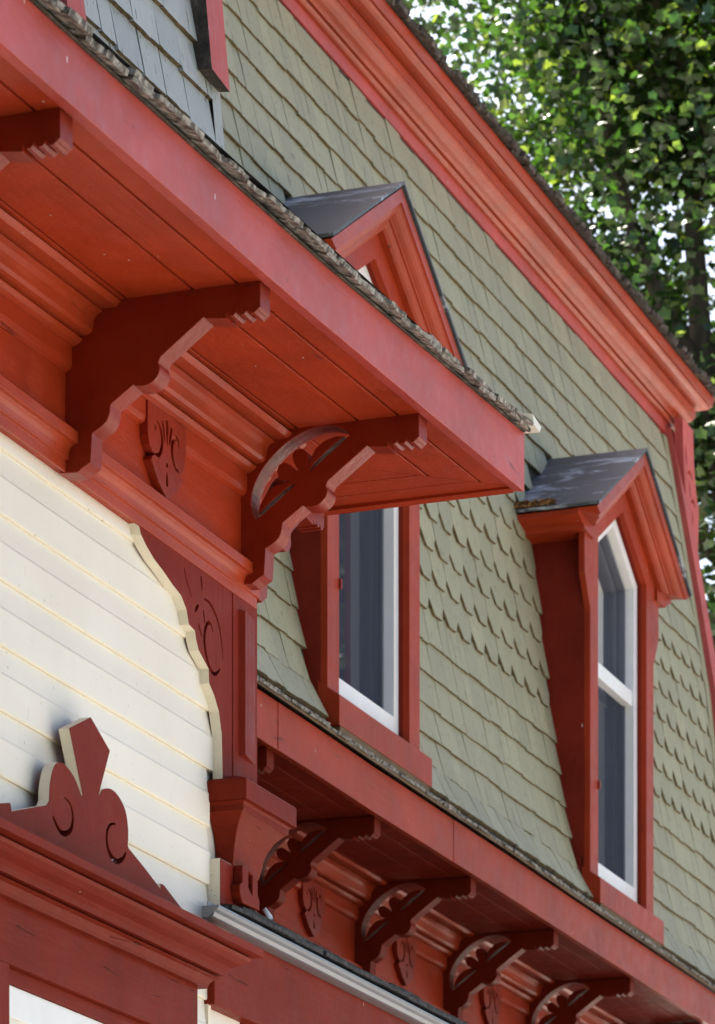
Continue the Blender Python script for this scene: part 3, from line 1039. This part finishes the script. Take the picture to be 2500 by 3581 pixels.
# ------------------------------------------------------------------ dormers
YD = 1.36
def dormer(cx):
    # cheeks
    def cheek(side):
        x = cx + side * HW
        xi = x - side * .03
        v, f = [], []
        zl = [5.78, 5.85, 5.95, 6.24, 6.62, 7.05, 7.40, 7.72]
        for z in zl:
            yb = ym(z) + .03
            yf = YD + .022 if z > 5.9 else YD - .035
            v += [(x, yf, z), (x, yb, z), (xi, yb, z), (xi, yf, z)]
        for i in range(len(zl) - 1):
            a, b = 4 * i, 4 * i + 4
            f += [(a + k, a + (k + 1) % 4, b + (k + 1) % 4, b + k) for k in range(4)]
        return v, f
    v, f = cheek(-1)
    d = obj('dormer', v, f, 'maroon_paint_upright', house)  # cheek shade is put into this darker red
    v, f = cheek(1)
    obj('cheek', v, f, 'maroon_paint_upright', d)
    # front casing with pointed opening
    a = HW
    out = [(-a, 5.90), (-a, 7.26), (-.675, 7.42), (-.675, 7.66), (-.62, 7.72), (0, 8.10), (.62, 7.72), (.675, 7.66), (.675, 7.42), (a, 7.26), (a, 5.90)]
    opn = [(-.44, 5.86), (-.44, 7.655), (0, 7.915), (.44, 7.655), (.44, 5.86)]
    outline = [(cx + x, z) for x, z in out] + [(cx + x, z) for x, z in opn[::-1]]
    plate('front_casing', outline, [], .032, YD - .010, 'XZ', 'red_paint_upright', d, .002)
    # jamb lining
    jv = []
    for y in (YD + .020, YD + .062):
        jv += [(cx + x, y, z) for x, z in ((-.44, 5.9), (-.44, 7.655), (0, 7.915), (.44, 7.655), (.44, 5.9), (-.47, 5.9), (-.47, 7.672), (0, 7.95), (.47, 7.672), (.47, 5.9))]
    jf = []
    for i in range(4):
        jf += [(i, i + 1, 11 + i, 10 + i), (i, 5 + i, 6 + i, i + 1), (5 + i, 15 + i, 16 + i, 6 + i)]
    obj('jamb', jv, jf, 'maroon_paint_upright', d)
    # window: outer vinyl frame, stepped inner frame, sashes, glass
    fo = [(-.437, 5.966), (-.437, 7.653), (0, 7.911), (.437, 7.653), (.437, 5.966)]
    def inset(k):
        return [(-.437 + k, 5.966 + k * 1.35), (-.437 + k, 7.653 - k * .55), (0, 7.911 - k * 1.16), (.437 - k, 7.653 - k * .55), (.437 - k, 5.966 + k * 1.35)]
    def T(pts):
        return [(cx + x, z) for x, z in pts]
    win = plate('window_frame', T(fo), [T(inset(.058))], .05, YD + .040, 'XZ', 'white_vinyl', d, .002)
    plate('inner_frame', T(inset(.0585)), [T(inset(.078))], .045, YD + .088, 'XZ', 'grey_vinyl', d, .0015)
    plate('sash_frame', T(inset(.064)), [T(inset(.098))], .03, YD + .130, 'XZ', 'grey_vinyl', d, .0015)
    box('meeting_rail', cx - .379, cx + .379, YD + .052, YD + .10, 7.005, 7.082, 'white_vinyl', d, .002)
    gp = inset(.097)
    obj('pane', [(cx + x, YD + .146, z) for x, z in gp if z > 7.0] + [(cx + .34, YD + .146, 7.02), (cx - .34, YD + .146, 7.02)], [(0, 1, 2, 3, 4)], 'window_glass', d)
    lower = [(-.342, 6.09), (-.342, 7.035), (.342, 7.035), (.342, 6.09)]
    obj('pane', [(cx + x, YD + .142, z) for x, z in lower], [(0, 1, 2, 3)], 'window_glass', d)
    obj('insect_screen', [(cx + x, YD + .098, z) for x, z in ((-.378, 6.04), (-.378, 7.004), (.378, 7.004), (.378, 6.04))], [(0, 1, 2, 3)], 'screen_mesh', d)
    # sill with apron
    prism('sill', [(1.296, 5.772), (1.296, 5.898), (1.395, 5.964), (1.395, 5.772)], cx - HW - .002, cx + HW + .012, 'red_paint', d, bevel=.003)
    prism('moss_board', [(1.305, 5.745), (1.300, 5.774), (1.40, 5.774), (1.40, 5.76)], cx - HW + .02, cx + HW - .01, 'brown_board', d)
    # roof
    W, ZE, ZR = .865, 7.712, 8.238
    yf, yb = 1.236, 1.86
    cx0 = cx
    cx = cx + .02
    th = .012
    for s in (-1, 1):
        n_ = Vector((s * (ZR - ZE), 0, W)).normalized() * th
        q = [(cx, ZR), (cx + s * W, ZE)]
        v = []
        for (x, z) in q:
            for y in (yf - .012, yb):
                v.append((x, y, z))
        for (x, z) in q:
            for y in (yf - .012, yb):
                v.append((x - n_.x * (1 if x != cx else 0), y, z - th * 1.15))
        obj('roof_slope', v, [(0, 1, 3, 2), (4, 6, 7, 5), (0, 4, 5, 1), (2, 3, 7, 6), (0, 2, 6, 4), (1, 5, 7, 3)], 'dark_roofing', d)
    # rake: outer strip plus mouldings stepping back to the casing; section (drop below roof, y)
    sect = [(.024, yf), (.075, yf), (.078, yf + .010), (.086, yf + .016), (.098, yf + .020), (.112, yf + .030), (.120, yf + .042), (.124, yf + .050), (.132, yf + .052), (.134, yf + .060), (.146, yf + .064), (.160, yf + .074), (.168, yf + .086), (.168, YD + .004), (.024, YD + .004)]
    m = len(sect)
    slope = (ZR - ZE) / W
    for s in (-1, 1):
        v = []
        for (dr, y) in sect:
            v.append((cx, y, ZR - dr * 1.17))
        for (dr, y) in sect:
            xe = min(W - .012, (ZR - dr * 1.17 - (ZE - .045)) / slope)
            v.append((cx + s * xe, y, ZR - dr * 1.17 - slope * xe))
        f = [(i, (i + 1) % m, m + (i + 1) % m, m + i) for i in range(m)] + [tuple(range(m - 1, -1, -1)), tuple(m + i for i in range(m))]
        obj('rake_moulding', v, f, 'red_paint_mould', d)
    # eave boxes along the sides
    for s in (-1, 1):
        sec = [(W - .015, -.022), (W - .015, -.045), (W - .045, -.052), (W - .070, -.066), (W - .105, -.074), (W - .12, -.092), (HW + .002, -.098), (HW + .002, .11)]
        v = []
        for y in (yf + .10, yb - .12):
            v += [(cx + s * x, y, ZE + z) for x, z in sec]
        m2 = len(sec)
        f = [(i, (i + 1) % m2, m2 + (i + 1) % m2, m2 + i) for i in range(m2)] + [tuple(range(m2 - 1, -1, -1)), tuple(m2 + i for i in range(m2))]
        obj('eave_moulding', v, f, 'red_paint', d)
    cx = cx0
    # shutter pintle on the left casing
    zz_ = 6.40
    box('pintle', cx - .447, cx - .431, YD - .022, YD - .011, zz_ - .022, zz_ + .022, 'red_paint_fret', d, .003)
    # dark room behind
    rx0, rx1, ry0, ry1, rz0, rz1 = cx - .5, cx + .5, YD + .17, 1.965, 5.9, 7.80
    rv_ = [(x, y, z) for x in (rx0, rx1) for y in (ry0, ry1) for z in (rz0, rz1)]
    obj('room_lining', rv_, [(4, 6, 7, 5), (0, 1, 3, 2), (2, 3, 7, 6), (0, 2, 6, 4), (1, 5, 7, 3)], 'room_dark', d)
    return d
dorms = [dormer(c) for c in DORM]

# dead leaves caught on the right dormer's roof edge
lv, lf = [], []
for i in range(80):
    p = Vector((DORM[1] - .838 + abs(random.gauss(0, .012)), random.uniform(1.46, 1.68), 7.722 + abs(random.gauss(0, .010))))
    s = random.uniform(.012, .028)
    Mx = Matrix.Rotation(random.uniform(0, 6.3), 3, 'Z') @ Matrix.Rotation(random.uniform(-1, 1), 3, 'X')
    b = len(lv)
    for q in ((-1, -.5, 0), (0, -.7, .35), (1, -.3, .1), (.8, .5, .4), (0, .8, .1), (-.8, .5, .35)):
        lv.append(p + Mx @ (Vector(q) * s))
    lf += [(b, b + 1, b + 4, b + 5), (b + 1, b + 2, b + 3, b + 4)]
tag(obj('leaf_litter', lv, lf, 'dry_leaf'), 'clump of dry brown leaves caught on the dark roof edge of the right dormer', 'leaves', kind='stuff')

# ------------------------------------------------------------------ porch beam, gutter, roof edge
beam = box('porch_beam', -.392, 11.0, -.026, .06, 3.738, 4.02, 'maroon_paint', house, .003)
box('porch_post_board', -.33, -.10, .03, .10, .0, 3.735, 'maroon_paint_upright', beam)
GUT = [(-.030, 4.000), (-.030, 3.970), (-.060, 3.970), (-.072, 3.972), (-.080, 3.975), (-.086, 3.988), (-.098, 3.995), (-.104, 4.004), (-.104, 4.011), (-.094, 4.011), (-.094, 4.006), (-.086, 4.004), (-.074, 3.990), (-.066, 3.972), (-.034, 3.968), (-.034, 4.000)]
GUT = [(-.030 + (y + .030) * .72, 3.970 + (z - 3.970) * .9) for y, z in GUT]
gutter = prism('gutter', GUT, -.50, 6.0, 'gutter_metal', house, bevel=.0008)
prism('gutter_end', [(y, z) for y, z in ((-.032, 4.005), (-.032, 3.971), (-.053, 3.972), (-.066, 3.982), (-.081, 3.996), (-.081, 4.004))], -.503, -.498, 'gutter_metal', gutter)
prism('gutter_back', [(-.029, 3.970), (-.029, 4.03), (-.0265, 4.03), (-.0265, 3.970)], -.45, 6.0, 'gutter_metal', gutter)
proof = obj('porch_roof', [(-.36, -.06, 4.024), (9, -.06, 4.024), (9, 1.90, 4.36), (-.36, .02, 4.04), (-.08, .02, 4.04), (-.08, 1.90, 4.36)], [(0, 1, 2, 5, 4, 3)], 'asphalt_edge', house)
tmpl_asph = [shingle_template('roof_tab', .25, .20, .010, None, ['asphalt_edge', 'asphalt_edge'], random.uniform(-.006, .006), .004, .008) for _ in range(4)]
for layer in (0, 1, 2):
    x = -.36 + layer * .08
    while x < 3.2:
        o = bpy.data.objects.new('roof_tab', random.choice(tmpl_asph))
        link(o, proof)
        o.location = (x + .125, -.078 + layer * .012 + random.uniform(-.006, .006), 4.026 + layer * .009 + random.uniform(-.002, .002))
        o.rotation_euler = (R(-80), random.uniform(-.01, .01), 0)
        x += .253

vt, ft = tube([(.02, -.02, 4.10), (.03, -.035, 4.075), (.055, -.05, 4.05), (.09, -.055, 4.03)], [.007, .009, .008, .005], 8)
tag(obj('cable', vt, ft, 'cable_white', smooth=True), 'short white cable bent over the porch roof edge beside the corner capital', 'cable')

# ------------------------------------------------------------------ window head at lower left
XHC = -.553
head = box('window_head', -2.6, XHC, -.040, .012, 3.595, 3.80, 'maroon_paint', house, .002)
box('window_casing', XHC - .22, XHC, -.0385, .012, 2.6, 3.594, 'maroon_paint_upright', head)
HC = [(0, 3.757), (.022, 3.757), (.024, 3.768), (.036, 3.784), (.052, 3.789), (.036, 3.790), (.036, 3.797), (.060, 3.797), (.062, 3.812), (.075, 3.822), (.098, 3.832), (.116, 3.844), (.122, 3.853), (.104, 3.854), (.104, 3.861), (.148, 3.861), (.148, 3.884), (.140, 3.889), (-.03, 3.905)]
verts, faces = [], []
for (o_, z) in HC:
    verts += [(-2.9, -.040 - o_, z), (XHC + o_, -.040 - o_, z), (XHC + o_, .012, z)]
for i in range(len(HC) - 1):
    a, b = 3 * i, 3 * i + 3
    faces += [(a, a + 1, b + 1, b), (a + 1, a + 2, b + 2, b + 1)]
crown = obj('head_crown', verts, faces, 'maroon_paint', head)
ped = [(-2.10, 3.905), (-2.10, 3.98), (-1.927, 3.989), (-1.868, 4.003), (-1.859, 3.983), (-1.644, 4.046)]
ped += catmull([(-1.628, 4.062), (-1.624, 4.103), (-1.605, 4.148), (-1.579, 4.172), (-1.546, 4.181), (-1.506, 4.175), (-1.46, 4.155), (-1.418, 4.118)], 4)
ped += [(-1.413, 4.125), (-1.500, 4.284), (-1.359, 4.347), (-1.231, 4.286), (-1.306, 4.150)]
ped += catmull([(-1.300, 4.150), (-1.277, 4.170), (-1.222, 4.183), (-1.166, 4.172), (-1.123, 4.142), (-1.106, 4.094), (-1.109, 4.052)], 4)
ped += [(-1.104, 4.046), (-.995, 4.015), (-.878, 3.978), (-.878, 3.993), (-.856, 3.994), (-.700, 3.945), (-.70, 3.905)]
ph2 = [groove([(-1.533, 4.091), (-1.497, 4.083), (-1.478, 4.055), (-1.487, 4.018), (-1.526, 3.996), (-1.566, 3.998), (-1.606, 4.025)], .004, .0105),
       groove([(-1.194, 4.093), (-1.225, 4.086), (-1.250, 4.062), (-1.252, 4.027), (-1.227, 4.000), (-1.185, 3.992), (-1.145, 4.008), (-1.122, 4.030)], .005, .0105)]
for x in (-1.62, -1.32, -1.22, -.98):
    ph2.append([(x - .018, 3.909), (x + .016, 3.909), (x - .002, 3.932)])
plate('carved_crest', ped, ph2, .034, -.062, 'XZ', 'maroon_paint', head, .0015, side='cream_edge')
# lower-left window: stop, vinyl frame, glass
box('window_stop', -2.5, XHC - .22, -.018, .012, 3.555, 3.594, 'maroon_paint', head)
box('window_frame', -2.5, XHC - .22, -.010, .014, 3.470, 3.554, 'white_vinyl', head, .003)
box('window_frame', XHC - .30, XHC - .22, -.008, .014, 2.6, 3.469, 'white_vinyl', head, .003)
box('pane', -2.5, XHC - .30, .004, .013, 2.6, 3.469, 'window_glass', head)
box('window_casing', -2.6, -1.825, -.0385, .012, 2.6, 3.594, 'maroon_paint_upright', head)

# ------------------------------------------------------------------ maple tree behind the house
tree = bpy.data.objects.new('maple_tree', None)
link(tree)
TX, TY = 18.0, 4.2
tree.location = (TX, TY, 0)
tag(tree, 'tall leafy green maple tree behind the right end of the house', 'tree')
limbs = []
trunk_pts = [(1.4, -1.1, 0), (1.4, -1.1, 3), (1.4, -1.1, 6), (1.35, -1.0, 8.0), (1.2, -.8, 10), (1.0, -.4, 12.5), (.9, -.2, 16)]
vt, ft = tube(trunk_pts, [.36, .30, .27, .22, .15, .09, .04], 12)
o = obj('trunk', vt, ft, 'bark', tree, smooth=True)
tips = []
random.seed(21)
for i in range(26):
    z0 = random.uniform(8.0, 14.5)
    a = random.uniform(0, 2 * math.pi)
    L = random.uniform(2.6, 5.0) * (1 - max(0, z0 - 12) / 9)
    pts, r = [], []
    p = Vector((1.1, -.6, z0))
    d = Vector((math.cos(a), math.sin(a), random.uniform(.5, 1.1))).normalized()
    steps = 6
    for s in range(steps + 1):
        pts.append(tuple(p))
        r.append(.075 * (1 - s / (steps + .6)) + .008)
        p = p + d * (L / steps)
        d = (d + Vector((random.uniform(-.25, .25), random.uniform(-.25, .25), random.uniform(-.05, .25)))).normalized()
        if s > 1:
            tips.append(Vector(pts[-1]))
    vt, ft = tube(pts, r, 6)
    obj('limb', vt, ft, 'bark', tree, smooth=True)
    for b in range(4):
        q = Vector(pts[random.randint(2, 5)])
        d2 = Vector((random.gauss(0, 1), random.gauss(0, 1), random.uniform(-.2, 1))).normalized()
        tw = [tuple(q + d2 * t + Vector((0, 0, .08 * t * t))) for t in (0, .4, .8, 1.2)]
        vt, ft = tube(tw, [.022, .016, .011, .005], 5)
        obj('twig', vt, ft, 'bark', tree, smooth=True)
        tips += [Vector(tw[2]), Vector(tw[3])]
# leaves: five-lobed, folded a little, spread in clumps round the limbs
NL = 118000
lobes = []
for k, (ang, rad) in enumerate(((-90, .22), (205, .70), (168, .66), (140, .95), (113, .74), (90, 1.08), (67, .74), (40, .95), (12, .66), (-25, .70))):
    lobes.append((rad * math.cos(R(ang)), rad * math.sin(R(ang)) + .1))
lobes = np.array(lobes)
m = len(lobes)
tp = np.array([tuple(t) for t in tips])
base = tp[rng.integers(0, len(tp), NL)]
cen = base + rng.normal(0, .27, (NL, 3)) * np.array([1, 1, .6])
# fill of the crown's volume
k2 = int(NL * .5)
u = rng.normal(size=(k2, 3))
u /= np.linalg.norm(u, axis=1)[:, None]
rad = (.35 + .65 * rng.random(k2) ** .5)
fill = np.array([0, .2, 12.6]) + u * rad[:, None] * np.array([4.9, 4.9, 5.2])
clump = np.sin(fill[:, 0] * 2.3 + 1) * np.sin(fill[:, 1] * 2.1) + np.sin(fill[:, 2] * 2.6 + .6)
keep = clump > -.75
cen[:k2][keep] = fill[keep]
siz = rng.uniform(.032, .070, NL)
yaw = rng.uniform(0, 2 * math.pi, NL)
pit = rng.normal(.45, .7, NL)
rol = rng.normal(0, .5, NL)
lx = np.zeros((NL, m + 1, 3))
fold = rng.uniform(.05, .35, NL)
lx[:, 1:, 0] = lobes[None, :, 0] * siz[:, None]
lx[:, 1:, 1] = lobes[None, :, 1] * siz[:, None]
lx[:, 1:, 2] = -np.abs(lobes[None, :, 0]) * siz[:, None] * fold[:, None]
def rot(v, a, ax):
    c, s = np.cos(a)[:, None], np.sin(a)[:, None]
    o = v.copy()
    i, j = [(1, 2), (2, 0), (0, 1)][ax]
    o[..., i] = c * v[..., i] - s * v[..., j]
    o[..., j] = s * v[..., i] + c * v[..., j]
    return o
lx = rot(rot(rot(lx, rol, 1), pit, 0), yaw, 2) + cen[:, None, :]
V = lx.reshape(-1, 3)
tri = np.array([(0, 1 + i, 1 + (i + 1) % m) for i in range(m)])
F = (np.arange(NL)[:, None, None] * (m + 1) + tri[None]).reshape(-1, 3)
me = bpy.data.meshes.new('crown')
me.vertices.add(len(V))
me.vertices.foreach_set('co', V.astype(np.float32).ravel())
me.loops.add(F.size)
me.loops.foreach_set('vertex_index', F.astype(np.int32).ravel())
me.polygons.add(len(F))
me.polygons.foreach_set('loop_start', np.arange(0, F.size, 3, dtype=np.int32))
me.polygons.foreach_set('loop_total', np.full(len(F), 3, dtype=np.int32))
me.materials.append(MATS['maple_leaf'])
me.update()
crown_o = link(bpy.data.objects.new('crown', me), tree)
crown_o['kind'] = 'stuff'

# added leaf mass, unseen behind the viewer, keeps light off the left-hand faces
NW = 9000
cw = np.stack([rng.uniform(-27, -19, NW), rng.uniform(-16, 14, NW), rng.uniform(0.4, 13, NW)], 1)
dirs = rng.normal(size=(NW, 3))
dirs /= np.linalg.norm(dirs, axis=1)[:, None]
ref = rng.normal(size=(NW, 3))
uu = np.cross(dirs, ref)
uu /= np.linalg.norm(uu, axis=1)[:, None]
vv = np.cross(dirs, uu)
sz = rng.uniform(.25, .55, NW)[:, None]
quad = np.stack([cw + uu * sz, cw + vv * sz * .7, cw - uu * sz, cw - vv * sz * .7], 1).reshape(-1, 3)
tag(obj('wood', quad, [(4 * i, 4 * i + 1, 4 * i + 2, 4 * i + 3) for i in range(NW)], 'maple_leaf'), 'dense dark green wood beyond the left of the frame', 'wood', kind='stuff')

# a second maple across the yard: it is seen mirrored in the dormer glass
tree2 = tree.copy()
link(tree2)
tree2.location = (31.0, -8.6, 0)
tree2.rotation_euler = (0, 0, 2.1)
tree2['label'] = 'second maple, across the yard, mirrored in the upper glass of the right dormer'
for ch in list(tree.children):
    c2 = ch.copy()
    link(c2, tree2)
